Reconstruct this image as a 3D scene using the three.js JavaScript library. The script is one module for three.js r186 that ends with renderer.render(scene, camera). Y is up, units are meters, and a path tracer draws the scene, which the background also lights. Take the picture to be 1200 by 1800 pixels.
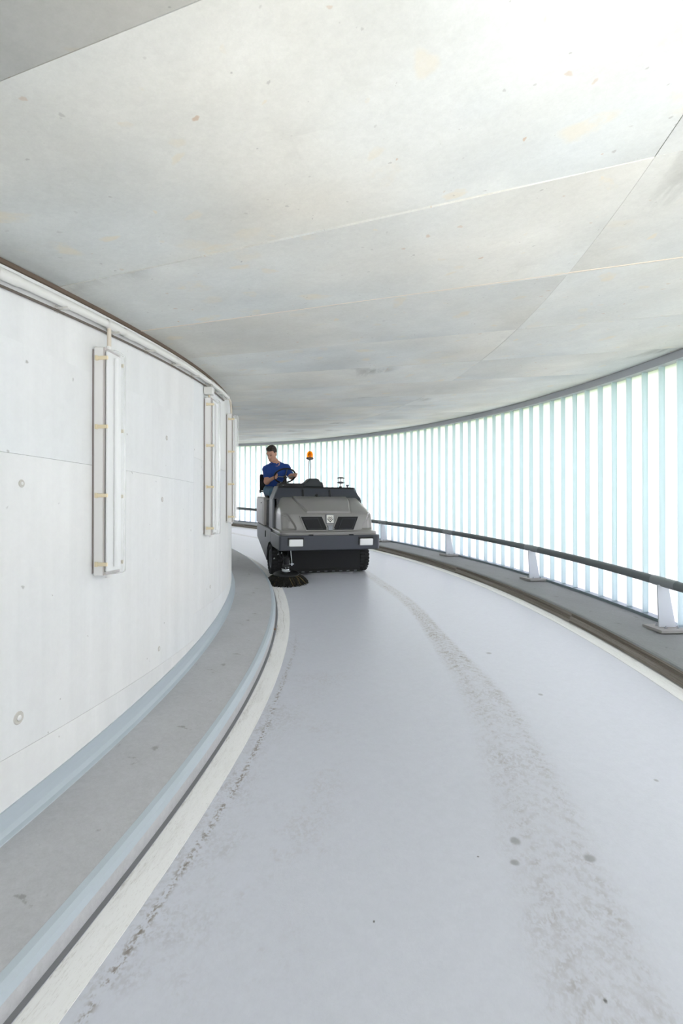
import * as THREE from 'three';
import { mergeGeometries, toCreasedNormals, mergeVertices } from 'three/addons/utils/BufferGeometryUtils.js';
import { RoundedBoxGeometry } from 'three/addons/geometries/RoundedBoxGeometry.js';
import { MarchingCubes } from 'three/addons/objects/MarchingCubes.js';

// ---------------------------------------------------------------- camera, sky, exposure
const scene = new THREE.Scene();
const camera = new THREE.PerspectiveCamera(2 * Math.atan(900 / 907.49) * 180 / Math.PI, 1200 / 1800, 0.05, 500);
camera.position.set(0, 1.6, 0);
camera.rotation.set(0.0054, 0, 0);
const renderer = new THREE.WebGLRenderer();
renderer.toneMapping = THREE.LinearToneMapping;
renderer.toneMappingExposure = 1.16;
renderer.shadowMap.enabled = true;
scene.background = new THREE.Color().setRGB(1.05, 0.958, 1.07);      // even, bright white sky
scene.backgroundIntensity = 3.1;

const FL = { power: 37, angle: 1.2, tx: 1.65, ty: 2.75, tz: -0.5 };  // photo flash bounced off the ceiling
// ---------------------------------------------------------------- the helical ramp: polar coordinates (R, p, h)
const X0 = -13.8453, Z0 = 4.4651, K = 0.9983, TH0 = Math.atan2(-Z0, -X0);
const P = (R, p, h) => new THREE.Vector3(X0 + R * Math.cos(p + TH0), K * p + h, -(Z0 + R * Math.sin(p + TH0)));
const ceilH = (R) => 2.556 + (R - 12.612) / (17.26 - 12.612) * 0.324;
const P0 = -0.95, P1 = 2.15;                                        // the stretch of ramp that is built

const floorY = (x, z) => K * (Math.atan2(-z - Z0, x - X0) - TH0);
let seedState = 12345;
const rnd = () => { seedState = (seedState + 0x6d2b79f5) | 0; let t = Math.imul(seedState ^ (seedState >>> 15), 1 | seedState); t = (t + Math.imul(t ^ (t >>> 7), 61 | t)) ^ t; return ((t ^ (t >>> 14)) >>> 0) / 4294967296; };
const rr = (a, b) => a + (b - a) * rnd();
const sstep = (a, b, x) => { const t = Math.min(1, Math.max(0, (x - a) / (b - a))); return t * t * (3 - 2 * t); };
const lerp = (a, b, t) => a + (b - a) * t;

// ---------------------------------------------------------------- object helpers
const used = {};
function numbered(n) { const k = used[n] = (used[n] ?? -1) + 1; return k ? n + '_' + String(k).padStart(3, '0') : n; }
function mesh(name, geo, mat, parent, data) {
  const m = new THREE.Mesh(geo, mat); m.name = parent ? name : numbered(name);
  m.castShadow = m.receiveShadow = true;
  if (data) Object.assign(m.userData, data);
  (parent ?? scene).add(m); return m;
}
function group(name, parent, data) {
  const g = new THREE.Group(); g.name = parent ? name : numbered(name);
  if (data) Object.assign(g.userData, data);
  (parent ?? scene).add(g); return g;
}
const structure = (label, category) => ({ kind: 'structure', label, category });

// ---------------------------------------------------------------- textures
function fbm(n, lo, hi, seed, gain = 0.5) {                         // tileable value noise, 0..1
  const save = seedState; seedState = seed;
  const out = new Float32Array(n * n); let amp = 1, sum = 0;
  for (let o = lo; o <= hi; o++) {
    const L = 1 << o, lat = new Float32Array(L * L); for (let i = 0; i < L * L; i++) lat[i] = rnd();
    const s = L / n, ix = new Int32Array(n), fx = new Float32Array(n);
    for (let i = 0; i < n; i++) { const x = i * s; ix[i] = Math.floor(x); const t = x - ix[i]; fx[i] = t * t * (3 - 2 * t); }
    for (let y = 0; y < n; y++) {
      const r0 = ix[y] * L, r1 = ((ix[y] + 1) % L) * L, ty = fx[y];
      for (let x = 0; x < n; x++) {
        const a = ix[x], b = (a + 1) % L, t = fx[x];
        const u = lat[r0 + a] + (lat[r0 + b] - lat[r0 + a]) * t, v = lat[r1 + a] + (lat[r1 + b] - lat[r1 + a]) * t;
        out[y * n + x] += amp * (u + (v - u) * ty);
      }
    }
    sum += amp; amp *= gain;
  }
  for (let i = 0; i < n * n; i++) out[i] /= sum;
  seedState = save; return out;
}
function dataTex(w, h, fn, srgb = true) {
  const d = new Uint8Array(w * h * 4), c = [0, 0, 0];
  for (let y = 0, i = 0; y < h; y++) for (let x = 0; x < w; x++, i += 4) {
    fn(x, y, c); d[i] = Math.max(0, Math.min(255, c[0])); d[i + 1] = Math.max(0, Math.min(255, c[1])); d[i + 2] = Math.max(0, Math.min(255, c[2])); d[i + 3] = 255;
  }
  const t = new THREE.DataTexture(d, w, h); t.wrapS = t.wrapT = THREE.RepeatWrapping; t.magFilter = THREE.LinearFilter; t.minFilter = THREE.LinearFilter;
  if (srgb) t.colorSpace = THREE.SRGBColorSpace; t.needsUpdate = true; return t;
}
function spots(n, count, rmin, rmax, seed) {                        // ragged blots on a tile: 0..1
  const save = seedState; seedState = seed; const out = new Float32Array(n * n);
  for (let k = 0; k < count; k++) {
    const cx = rnd() * n, cy = rnd() * n, r = rmin + (rmax - rmin) * rnd() ** 3, e = rr(0.45, 1), a = rr(0, 3.14), st = rr(0.35, 1);
    const w = [rr(1, 6), rr(1, 6), rr(1, 6)], R = Math.ceil(r * 1.5);
    for (let y = -R; y <= R; y++) for (let x = -R; x <= R; x++) {
      const u = (x * Math.cos(a) + y * Math.sin(a)) / r, v = (-x * Math.sin(a) + y * Math.cos(a)) / r / e, q = Math.atan2(v, u);
      const d = Math.hypot(u, v) * (1 + 0.18 * Math.sin(2 * q + w[0]) + 0.12 * Math.sin(3 * q + w[1]) + 0.08 * Math.sin(5 * q + w[2]));
      if (d < 1) { const j = ((Math.round(cy + y) % n + n) % n) * n + (Math.round(cx + x) % n + n) % n; out[j] = Math.max(out[j], st * (1 - sstep(0.55, 1, d))); }
    }
  }
  seedState = save; return out;
}
const nA = fbm(1024, 2, 9, 11), nB = fbm(1024, 1, 6, 23), nC = fbm(1024, 3, 9, 37, 0.65), nFine = fbm(512, 5, 9, 51, 0.9);
const at = (f, n, x, y) => f[((y % n + n) % n) * n + (x % n + n) % n];

// ceiling concrete: 2.7 m tile, cement skin with grey smudges, cream blooms, pits and rust spots
const blotCream = spots(2048, 110, 8, 80, 71), blotDark = spots(2048, 260, 2, 9, 72), blotRust = spots(2048, 34, 4, 13, 73);
const ceilTex = dataTex(2048, 2048, (x, y, c) => {
  const i = y * 2048 + x, a = at(nA, 1024, x >> 1, y >> 1), b = at(nB, 1024, x >> 1, y >> 1), g = at(nFine, 512, x, y), s = at(nC, 1024, x >> 2, (y * 1.5) | 0);
  const smudge = sstep(0.5, 0.68, b) * sstep(0.44, 0.62, s) * 34;
  let v = 214 + (a - 0.5) * 52 + (g - 0.5) * 16 - smudge, warm = (at(nB, 1024, (x >> 1) + 400, (y >> 1) + 300) - 0.5) * 30;
  const cr = blotCream[i] * sstep(0.35, 0.6, at(nC, 1024, x, y)) * 0.5, dk = blotDark[i] * 0.3, ru = blotRust[i] * 0.45;
  let r = v + warm * 0.5, gg = v, bl = v - warm * 0.6 - 7;
  r = lerp(r, 226, cr); gg = lerp(gg, 212, cr); bl = lerp(bl, 184, cr);
  r = lerp(r, 120, dk); gg = lerp(gg, 116, dk); bl = lerp(bl, 112, dk);
  r = lerp(r, 188, ru); gg = lerp(gg, 146, ru); bl = lerp(bl, 112, ru);
  c[0] = r; c[1] = gg; c[2] = bl;
});
const reliefTex = dataTex(1024, 1024, (x, y, c) => { const v = 128 + (at(nA, 1024, x, y) - 0.5) * 170 + (at(nFine, 512, x, y) - 0.5) * 60; c[0] = c[1] = c[2] = v; }, false);
// wall concrete: 3 m tile, smooth, faint cloudy and vertical runs
const wallSpots = spots(1024, 60, 1.5, 4, 74);
const wallTex = dataTex(1024, 1024, (x, y, c) => {
  const a = at(nB, 1024, x, y), s = at(nC, 1024, x * 3, y >> 3), g = at(nFine, 512, x, y), d = wallSpots[y * 1024 + x] * 0.4;
  let v = 241 + (a - 0.5) * 22 + (s - 0.5) * 12 + (g - 0.5) * 7; const w = (at(nB, 1024, x + 500, y + 200) - 0.5) * 8;
  c[0] = lerp(v + w - 1, 120, d); c[1] = lerp(v, 118, d); c[2] = lerp(v - w - 1, 112, d);
});
// grey floor coating with tyre prints and dirt specks: u follows the ramp (FU0..FU1 radians), v goes from the inner to the outer line
const FU0 = 0.03, FU1 = 0.70, FR0 = 13.17, FR1 = 16.455;
const NU = 2048, NV = 2048, LU = (FU1 - FU0) * 14.6, LV = FR1 - FR0;
const dirtField = fbm(1024, 4, 9, 91, 0.8), patch = fbm(1024, 1, 5, 92), gritField = fbm(1024, 7, 9, 93, 0.9);
const floorTex = dataTex(NU, NV, (x, y, c) => {
  const s = x / NU * LU, R = FR0 + y / NV * LV, p = FU0 + x / NU * (FU1 - FU0);
  const mx = (s * 220) | 0, my = (R * 220) | 0;
  const g = at(nFine, 512, (s * 450) | 0, (R * 450) | 0), pa = at(patch, 1024, (s * 90) | 0, (R * 200) | 0), d = at(dirtField, 1024, mx, my), gr = at(gritField, 1024, (s * 460) | 0, (R * 520) | 0);
  let v = 209 + (g - 0.5) * 11 + (pa - 0.5) * 16;
  let r = v - 4, gg = v - 1, b = v + 8;
  // the track of the outer wheels: two rows of tread blocks and brown dust, wandering a little
  const wob = 0.05 * Math.sin(p * 9 + 1) + 0.02 * Math.sin(p * 31), q = R - 14.9 - wob;
  const wide = lerp(0.11, 0.26, sstep(0.42, 0.18, p));
  const band = 1 - sstep(wide * 0.45, wide, Math.abs(q));
  const tread = 0.5 + 0.5 * Math.sin((s + Math.abs(q) * 0.9) * 2 * Math.PI / 0.085);
  const edge = Math.exp(-(((Math.abs(q - 0.03) - wide * 0.42) / 0.028) ** 2));
  const fine = sstep(0.36, 0.66, gr), mid = sstep(0.3, 0.75, d);
  let k = band * (0.06 + 0.24 * mid * fine + 0.10 * tread * fine) + edge * (0.05 + 0.24 * tread * fine) * (0.4 + 0.6 * mid);
  k *= lerp(0.6, 1.25, sstep(0.2, 0.38, p)) * lerp(1, 0.75, sstep(0.5, 0.6, p));
  // dust beside the inner line, and its dotted rim
  const q2 = R - 13.4 - 0.012 * Math.sin(p * 40), near = Math.exp(-((q2 / 0.016) ** 2)) * sstep(0.48, 0.66, gr) * 0.6 * sstep(0.42, 0.25, p);
  const film = (R > 13.33 ? Math.exp(-(R - 13.33) / 0.22) : 0) * sstep(0.35, 0.8, d) * fine * 0.36 * sstep(0.45, 0.2, p);
  const rust = Math.exp(-(((R - 13.75) / 0.2) ** 2)) * sstep(0.52, 0.74, at(dirtField, 1024, mx + 311, my + 77)) * fine * 0.16 * sstep(0.4, 0.2, p);
  // dirt swept against the outer kerb
  const out = Math.exp(-Math.max(0, 16.43 - R) / 0.02) * 0.5;
  const dk = Math.min(0.85, k + near + film + out);
  r = lerp(r, 118, dk); gg = lerp(gg, 107, dk); b = lerp(b, 98, dk);
  r = lerp(r, 150, rust); gg = lerp(gg, 136, rust); b = lerp(b, 128, rust);
  const sp = [[14.771, 0.163, 0.022], [14.747, 0.154, 0.02], [15.059, 0.159, 0.024], [14.93, 0.117, 0.007], [14.919, 0.324, 0.02], [15.33, 0.27, 0.018], [15.2, 0.33, 0.03], [14.6, 0.155, 0.004], [15.6, 0.2, 0.012], [14.2, 0.128, 0.004]];
  for (const [sr, spp, rad] of sp) {
    const e = Math.hypot(R - sr, (p - spp) * 14.9) / rad;
    if (e < 1.3) { const w = (1 - sstep(0.5, 1.2, e + (d - 0.5) * 1.2)) * (rad < 0.01 ? 0.9 : 0.35); r = lerp(r, 84, w); gg = lerp(gg, 82, w); b = lerp(b, 82, w); }
  }
  c[0] = r; c[1] = gg; c[2] = b;
});
floorTex.wrapS = THREE.MirroredRepeatWrapping; floorTex.wrapT = THREE.ClampToEdgeWrapping;
const grainTex = dataTex(512, 512, (x, y, c) => { const v = 128 + (at(nFine, 512, x, y) - 0.5) * 200; c[0] = c[1] = c[2] = v; }, false);
const greyTex = dataTex(1024, 1024, (x, y, c) => {
  const v = 226 + (at(nFine, 512, x, y) - 0.5) * 26 + (at(nA, 1024, x, y) - 0.5) * 26, k = sstep(0.72, 0.8, at(nC, 1024, x, y)) * 0.5;
  c[0] = lerp(v, 150, k); c[1] = lerp(v, 145, k); c[2] = lerp(v, 140, k);
});
const lineTex = dataTex(2048, 128, (x, y, c) => {                   // v = 0 at the inner edge of the stripe
  const t = y / 128, d = at(dirtField, 1024, x, y * 2), g = at(gritField, 1024, x * 2, y * 3);
  let k = sstep(0.66, 0.8, g) * 0.2 + sstep(0.42, 0.75, d) * sstep(0.4, 0.62, g) * 0.6 * Math.exp(-t / 0.15) + 0.05 * sstep(0.5, 0.7, d);
  const crack = Math.exp(-(((t - 0.42 - 0.12 * Math.sin(x * 0.012) - 0.06 * Math.sin(x * 0.05)) / 0.03) ** 2)) * sstep(1000, 1300, x) * sstep(0.42, 0.56, g) * 0.5;
  k = Math.min(0.8, k + crack);
  c[0] = lerp(246, 140, k); c[1] = lerp(246, 132, k); c[2] = lerp(245, 122, k);
});
const kerbTex = dataTex(1024, 256, (x, y, c) => {                   // dirty kerb face: streaks along the ramp
  const s = at(nC, 1024, x >> 3, y * 4), g = at(gritField, 1024, x, y * 2), k = sstep(0.42, 0.62, s) * 0.7 + sstep(0.6, 0.75, g) * 0.3;
  c[0] = lerp(196, 124, k); c[1] = lerp(194, 115, k); c[2] = lerp(190, 106, k);
});
const lawnTex = dataTex(512, 512, (x, y, c) => { const v = at(nFine, 512, x, y) - 0.5 + (at(nA, 1024, x, y) - 0.5); c[0] = 118 + v * 60; c[1] = 146 + v * 60; c[2] = 76 + v * 50; });
const rep = (t, u, v) => { const k = t.clone(); k.repeat.set(u, v); k.needsUpdate = true; return k; };

// ---------------------------------------------------------------- materials
const std = (c, roughness = 0.6, o = {}) => { const m = new THREE.MeshStandardMaterial({ roughness, ...o }); Array.isArray(c) ? m.color.setRGB(...c) : m.color.set(c); return m; };
const phys = (c, roughness, o = {}) => { const m = new THREE.MeshPhysicalMaterial({ roughness, ...o }); Array.isArray(c) ? m.color.setRGB(...c) : m.color.set(c); return m; };
const M = {
  ceiling: [1, 0.965, 0.93, 0.985].map((k) => std([k, k, k * 0.99], 0.85, { map: ceilTex, bumpMap: reliefTex, bumpScale: 0.002 })),
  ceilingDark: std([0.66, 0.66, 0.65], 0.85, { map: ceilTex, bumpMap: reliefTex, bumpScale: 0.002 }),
  slab: std('#8f8a84', 0.9),
  wall: [1, 0.985, 0.97].map((k) => std([k, k, k], 0.8, { map: rep(wallTex, 1 / 3, 1 / 3), bumpMap: rep(reliefTex, 1 / 2, 1 / 2), bumpScale: 0.0015 })),
  wallCore: std('#6f6a64', 0.9),
  tie: std('#cfccc6', 0.8), tieHole: std('#e6e6e4', 0.5),
  floor: std([1, 1, 1], 0.34, { map: floorTex, bumpMap: rep(grainTex, 14, 5), bumpScale: 0.0006 }),
  walkway: std('#d6d7da', 0.6, { map: rep(greyTex, 0.7, 0.7), bumpMap: rep(grainTex, 2, 2), bumpScale: 0.0008 }),
  coat: std('#b9c4cc', 0.45, { bumpMap: rep(grainTex, 2, 2), bumpScale: 0.0006 }),
  kerbTop: std('#979a9a', 0.75, { map: rep(greyTex, 0.9, 0.9), bumpMap: rep(grainTex, 1.5, 1.5), bumpScale: 0.0016 }),
  kerbFace: std('#c2bcb6', 0.85, { map: rep(kerbTex, 0.35, 4) }),
  line: std([1, 1, 1], 0.6, { map: lineTex }),
  glass: phys([0.962, 0.974, 0.998], 0.9, { transmission: 0.97, thickness: 0, ior: 1.3 }),
  flange: phys([0.91, 0.965, 0.973], 0.8, { transmission: 0.93, thickness: 0, ior: 1.3 }),
  sealant: std('#9fb4b2', 0.6),
  frame: std('#b7b9be', 0.5, { metalness: 0.3 }),
  track: std('#8d9aa0', 0.45, { metalness: 0.5 }),
  rail: std('#6a6f71', 0.55, { metalness: 0.35, bumpMap: rep(grainTex, 3, 3), bumpScale: 0.0003 }),
  sleeve: std('#85898b', 0.5, { metalness: 0.35 }),
  post: std('#ccd0d6', 0.5, { metalness: 0.25 }), pad: std('#a19f9d', 0.85),
  bolt: std('#a9adb2', 0.35, { metalness: 0.8 }),
  conduit: std('#e2e2de', 0.4), bracket: std('#dddbd5', 0.5),
  lampBase: std('#ecebe9', 0.5), clip: std('#e6d8b8', 0.5), gasket: std('#c4bcb9', 0.7), gap: std('#8d8583', 0.8),
  lampLens: phys([0.99, 0.995, 0.995], 0.28, { transmission: 0.9, thickness: 0, ior: 1.4 }),
  tube: std('#f4f5f5', 0.4),
  lawn: std([1, 1, 1], 0.95, { map: rep(lawnTex, 60, 60) }),
};

// ---------------------------------------------------------------- geometry helpers
// a profile [(R, h), ...] swept along the ramp; every profile segment has its own normals
function ring(prof, pa, pb, n, { closed = true, caps = true, uv, shift, hFn } = {}) {
  const pos = [], nor = [], tex = [], idx = [];
  let area = 0; for (let i = 0; i < prof.length; i++) { const a = prof[i], b = prof[(i + 1) % prof.length]; area += a[0] * b[1] - b[0] * a[1]; }
  const sgn = area >= 0 ? 1 : -1, segs = closed ? prof.length : prof.length - 1, hat = (R, h) => (hFn ? hFn(R, h) : h);
  const phi = (t, R) => lerp(pa, pb, t) + (shift ? shift(R, t) : 0);
  let v0 = 0;
  for (let s = 0; s < segs; s++) {
    const [Ra, ha] = prof[s], [Rb, hb] = prof[(s + 1) % prof.length], L = Math.hypot(Rb - Ra, hb - ha), base = pos.length / 3;
    for (let i = 0; i <= n; i++) {
      const t = i / n;
      for (const [R, h, v] of [[Ra, ha, v0], [Rb, hb, v0 + L]]) {
        const p = phi(t, R), q = P(R, p, hat(R, h)); pos.push(q.x, q.y, q.z);
        const dR = Rb - Ra, dh = hat(Rb, hb) - hat(Ra, ha), c = Math.cos(p + TH0), sn = Math.sin(p + TH0);
        const side = new THREE.Vector3(dR * c, dh, -dR * sn), along = new THREE.Vector3(-R * sn, K, -R * c), N = side.cross(along).normalize();
        const want = new THREE.Vector3(dh * c, -dR, -dh * sn).multiplyScalar(sgn); if (N.dot(want) < 0) N.negate();
        nor.push(N.x, N.y, N.z);
        if (uv) tex.push(...uv(R, h, p, v)); else tex.push(p * 14.5, v);
      }
    }
    const a = new THREE.Vector3().fromArray(pos, base * 3), b = new THREE.Vector3().fromArray(pos, base * 3 + 3), c2 = new THREE.Vector3().fromArray(pos, base * 3 + 6), N0 = new THREE.Vector3().fromArray(nor, base * 3);
    const flip = b.sub(a).cross(c2.sub(a)).dot(N0) < 0;
    for (let i = 0; i < n; i++) { const k = base + i * 2; flip ? idx.push(k, k + 2, k + 1, k + 1, k + 2, k + 3) : idx.push(k, k + 1, k + 2, k + 1, k + 3, k + 2); }
    v0 += L;
  }
  if (closed && caps) for (const t of [0, 1]) {
    const base = pos.length / 3, N = P(15, phi(t, 15) + 0.001, 0).sub(P(15, phi(t, 15), 0)).normalize().multiplyScalar(t ? 1 : -1);
    for (const [R, h] of prof) { const q = P(R, phi(t, R), hat(R, h)); pos.push(q.x, q.y, q.z); nor.push(N.x, N.y, N.z); tex.push(R, h); }
    for (const f of THREE.ShapeUtils.triangulateShape(prof.map(([R, h]) => new THREE.Vector2(R, h)), [])) {
      const [i, j, k] = f.map((x) => x + base), A = new THREE.Vector3().fromArray(pos, i * 3), B = new THREE.Vector3().fromArray(pos, j * 3), C = new THREE.Vector3().fromArray(pos, k * 3);
      B.sub(A).cross(C.sub(A)).dot(N) < 0 ? idx.push(i, k, j) : idx.push(i, j, k);
    }
  }
  const g = new THREE.BufferGeometry();
  g.setAttribute('position', new THREE.Float32BufferAttribute(pos, 3)); g.setAttribute('normal', new THREE.Float32BufferAttribute(nor, 3)); g.setAttribute('uv', new THREE.Float32BufferAttribute(tex, 2)); g.setIndex(idx);
  return g;
}
const flat = (g) => { const q = g.index ? g.toNonIndexed() : g; for (const k of Object.keys(q.attributes)) if (!['position', 'normal', 'uv'].includes(k)) q.deleteAttribute(k); if (!q.attributes.uv) q.setAttribute('uv', new THREE.Float32BufferAttribute(new Float32Array(q.attributes.position.count * 2), 2)); return q; };
const merge = (...gs) => mergeGeometries(gs.flat().map(flat));
const box = (w, h, d, x = 0, y = 0, z = 0, r = 0) => (r ? new RoundedBoxGeometry(w, h, d, 2, r) : new THREE.BoxGeometry(w, h, d)).translate(x, y, z);
const vec = (x, y, z) => new THREE.Vector3(x, y, z);
function bar(a, b, r, r2 = r, n = 12) {                             // a rod from a to b
  a = Array.isArray(a) ? vec(...a) : a; b = Array.isArray(b) ? vec(...b) : b;
  const d = b.clone().sub(a), g = new THREE.CylinderGeometry(r2, r, d.length(), n);
  g.applyQuaternion(new THREE.Quaternion().setFromUnitVectors(vec(0, 1, 0), d.clone().normalize())); g.translate(...a.clone().add(b).multiplyScalar(0.5).toArray()); return g;
}
const tubeOf = (pts, r, n = 40, rad = 10, closed = false) => new THREE.TubeGeometry(new THREE.CatmullRomCurve3(pts.map((p) => (Array.isArray(p) ? vec(...p) : p)), closed), n, r, rad, closed);
function plate(pts, depth, bevel = 0.004, holes = []) {             // polygon in x/y, extruded along +z by depth
  const s = new THREE.Shape(pts.map(([x, y]) => new THREE.Vector2(x, y)));
  for (const h of holes) s.holes.push(new THREE.Path(h.map(([x, y]) => new THREE.Vector2(x, y))));
  return new THREE.ExtrudeGeometry(s, { depth: Math.max(1e-4, depth - 2 * bevel), bevelEnabled: bevel > 0, bevelSize: bevel, bevelThickness: bevel, bevelOffset: -bevel, bevelSegments: 2, curveSegments: 8 }).translate(0, 0, bevel);
}
const lathe = (pts, n = 32) => new THREE.LatheGeometry(pts.map(([r, y]) => new THREE.Vector2(r, y)), n);

// ---------------------------------------------------------------- the setting
const NS = 260;                                                     // steps along the whole ramp
const floor = mesh('floor', ring([[13.17, -0.3], [16.455, -0.3], [16.455, 0], [13.17, 0]], P0, P1, NS, { uv: (R, h, p) => [(p - FU0) / (FU1 - FU0), (R - FR0) / (FR1 - FR0)] }), M.floor, null, structure('curved blue-grey coated ramp roadway with tyre marks', 'road'));
mesh('joint_sealant', ring([[13.169, -0.002], [13.192, -0.002], [13.192, 0.0015], [13.169, 0.0015]], P0, P1, NS), std('#85868a', 0.8), floor, { label: 'dark sealant joint at the foot of the inner kerb' });
const lineUv = (Ra, Rb) => (R, h, p) => [p * 1.45, (R - Ra) / (Rb - Ra)];
mesh('line_marking', ring([[13.197, -0.002], [13.332, -0.002], [13.332, 0.0025], [13.197, 0.0025]], P0, P1, NS, { uv: lineUv(13.197, 13.332) }), M.line, floor, { label: 'white edge line along the inner kerb' });
mesh('line_marking', ring([[16.30, -0.002], [16.437, -0.002], [16.437, 0.0025], [16.30, 0.0025]], P0, P1, NS, { uv: (R, h, p) => [p * 1.45, (16.437 - R) / 0.137] }), M.line, floor, { label: 'white edge line along the outer kerb' });
const kerbIn = mesh('trim_1', ring([[12.3, -0.3], [13.17, -0.3], [13.17, 0.0], [13.168, 0.06], [13.16, 0.085], [13.145, 0.1], [13.125, 0.106], [12.3, 0.106]], P0, P1, NS), M.walkway, null, structure('raised grey inner walkway kerb along the concrete wall', 'kerb'));
mesh('edge_coat', ring([[13.1705, 0.062], [13.1625, 0.0875], [13.1465, 0.1025], [13.122, 0.1085], [13.118, 0.104], [13.14, 0.097], [13.16, 0.07]], P0, P1, NS), M.coat, kerbIn, { label: 'pale blue-grey coating on the kerb edge' });
mesh('baseboard_left', ring([[12.6, 0.1], [12.664, 0.1], [12.66, 0.109], [12.642, 0.118], [12.628, 0.138], [12.622, 0.17], [12.62, 0.207], [12.6, 0.21]], P0, P1, NS), M.coat, null, structure('pale blue-grey coved skirting along the foot of the wall', 'skirting'));
const kerbOut = mesh('trim_2', ring([[16.455, -0.3], [17.7, -0.3], [17.7, 0.118], [16.53, 0.118], [16.505, 0.112], [16.495, 0.1], [16.492, 0.062], [16.472, 0.056], [16.468, 0.02], [16.455, 0.0]], P0, P1, NS), M.kerbTop, null, structure('raised rough grey outer kerb carrying the guard rail', 'kerb'));
mesh('kerb_face', ring([[16.453, -0.004], [16.456, 0.001], [16.4655, 0.022], [16.4695, 0.0585], [16.4895, 0.0645], [16.4925, 0.1], [16.499, 0.1], [16.499, -0.004]], P0, P1, NS), M.kerbFace, kerbOut, { label: 'dirt-streaked stepped kerb face' });

// inner wall: cast concrete in formwork panels
const wallLeft = group('wall_left', null, structure('curved pale concrete inner wall with formwork joints', 'wall'));
mesh('wall_core', ring([[12.2, -0.3], [12.55, -0.3], [12.55, 2.56], [12.2, 2.53]], P0, P1, NS), M.wallCore, wallLeft);
mesh('joint_shadow', ring([[12.59, -0.022], [12.618, -0.018], [12.622, -0.001], [12.59, -0.001]], P0, P1, NS, { hFn: (R, h) => ceilH(R) + h }), std('#6b5d50', 0.9), wallLeft, { label: 'dark brown strip painted as the shadow gap between wall and ceiling' });  // brown strip whose colour draws the shadow gap at the ceiling edge
{
  const cell = 0.21, j0 = 0.30, from = Math.ceil((P0 - j0) / cell);
  for (let c = from - 1; j0 + c * cell < P1; c++) {
    const a = Math.max(P0, j0 + c * cell), b = Math.min(P1, j0 + (c + 1) * cell); if (b - a < 0.01) continue;
    const step = 0.243 * (c + 1) * 0.88, levels = [-9, 0.556 + step, 1.868 + step, 9];
    for (let r = 0; r < 3; r++) {
      const lo = levels[r], hi = levels[r + 1], N = 14, pos = [], nor = [], uv = [], idx = [], e = 0.001 / 12.6, ou = rr(0, 3), ov = rr(0, 3);
      // columns of points: level joints are horizontal while floor and ceiling climb
      const Rf = 12.612, Rb = 12.545, col = [];
      for (let i = 0; i <= N; i++) {
        const p = lerp(a + e, b - e, i / N), y0 = Math.max(lo + 0.0007, K * p + 0.09), y1 = Math.min(hi - 0.0007, K * p + ceilH(Rf) - 0.022);
        col.push([p, y0, Math.max(y0, y1)]);
      }
      if (!col.some(([, u, v]) => v - u > 0.02)) continue;
      const quad = (pts, Ns) => { const k = pos.length / 3; pts.forEach(([R, p, y], i) => { const q = P(R, p, 0); pos.push(q.x, y, q.z); nor.push(...(Ns[i] ?? Ns[0])); uv.push(p * 12.6 + ou, y + ov); }); idx.push(k, k + 1, k + 2, k, k + 2, k + 3); };
      for (let i = 0; i < N; i++) {
        const [p, y0, y1] = col[i], [q, u0, u1] = col[i + 1], n = (x) => [Math.cos(x + TH0), 0, -Math.sin(x + TH0)];
        quad([[Rf, p, y0], [Rf, q, u0], [Rf, q, u1], [Rf, p, y1]], [n(p), n(q), n(q), n(p)]);
        quad([[Rf, p, y1], [Rf, q, u1], [Rb, q, u1], [Rb, p, y1]], [[0, 1, 0]]);
        quad([[Rb, p, y0], [Rb, q, u0], [Rf, q, u0], [Rf, p, y0]], [[0, -1, 0]]);
        if (i === 0) quad([[Rb, p, y0], [Rf, p, y0], [Rf, p, y1], [Rb, p, y1]], [[Math.sin(p + TH0), 0, Math.cos(p + TH0)]]);
        if (i === N - 1) quad([[Rf, q, u0], [Rb, q, u0], [Rb, q, u1], [Rf, q, u1]], [[-Math.sin(q + TH0), 0, -Math.cos(q + TH0)]]);
      }
      const g = new THREE.BufferGeometry(); g.setAttribute('position', new THREE.Float32BufferAttribute(pos, 3)); g.setAttribute('normal', new THREE.Float32BufferAttribute(nor, 3)); g.setAttribute('uv', new THREE.Float32BufferAttribute(uv, 2)); g.setIndex(idx);
      mesh('concrete_panel', g, M.wall[(c + r * 2 + 30) % 3], wallLeft);
    }
  }
  // plugged tie holes of the formwork
  const ringG = new THREE.CylinderGeometry(0.026, 0.03, 0.004, 20).rotateX(Math.PI / 2), plugG = new THREE.SphereGeometry(0.013, 12, 8).scale(1, 1, 0.35);
  for (const [p, y, big] of [[0.139, 1.739, 0], [0.246, 1.708, 0], [0.138, 0.704, 1], [0.242, 0.672, 0], [0.252, 2.152, 0], [0.345, 1.95, 0], [0.345, 0.92, 0]]) {
    const q = P(12.613, p, 0), t = group('tie_hole', wallLeft); t.position.set(q.x, y, q.z); t.rotation.y = p + TH0 + Math.PI / 2;
    t.scale.setScalar(big ? 1 : 0.6);
    mesh('mortar_ring', ringG, M.tie, t); const pl = mesh('plug', plugG, M.tieHole, t); pl.position.z = 0.003;
  }
}

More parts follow.
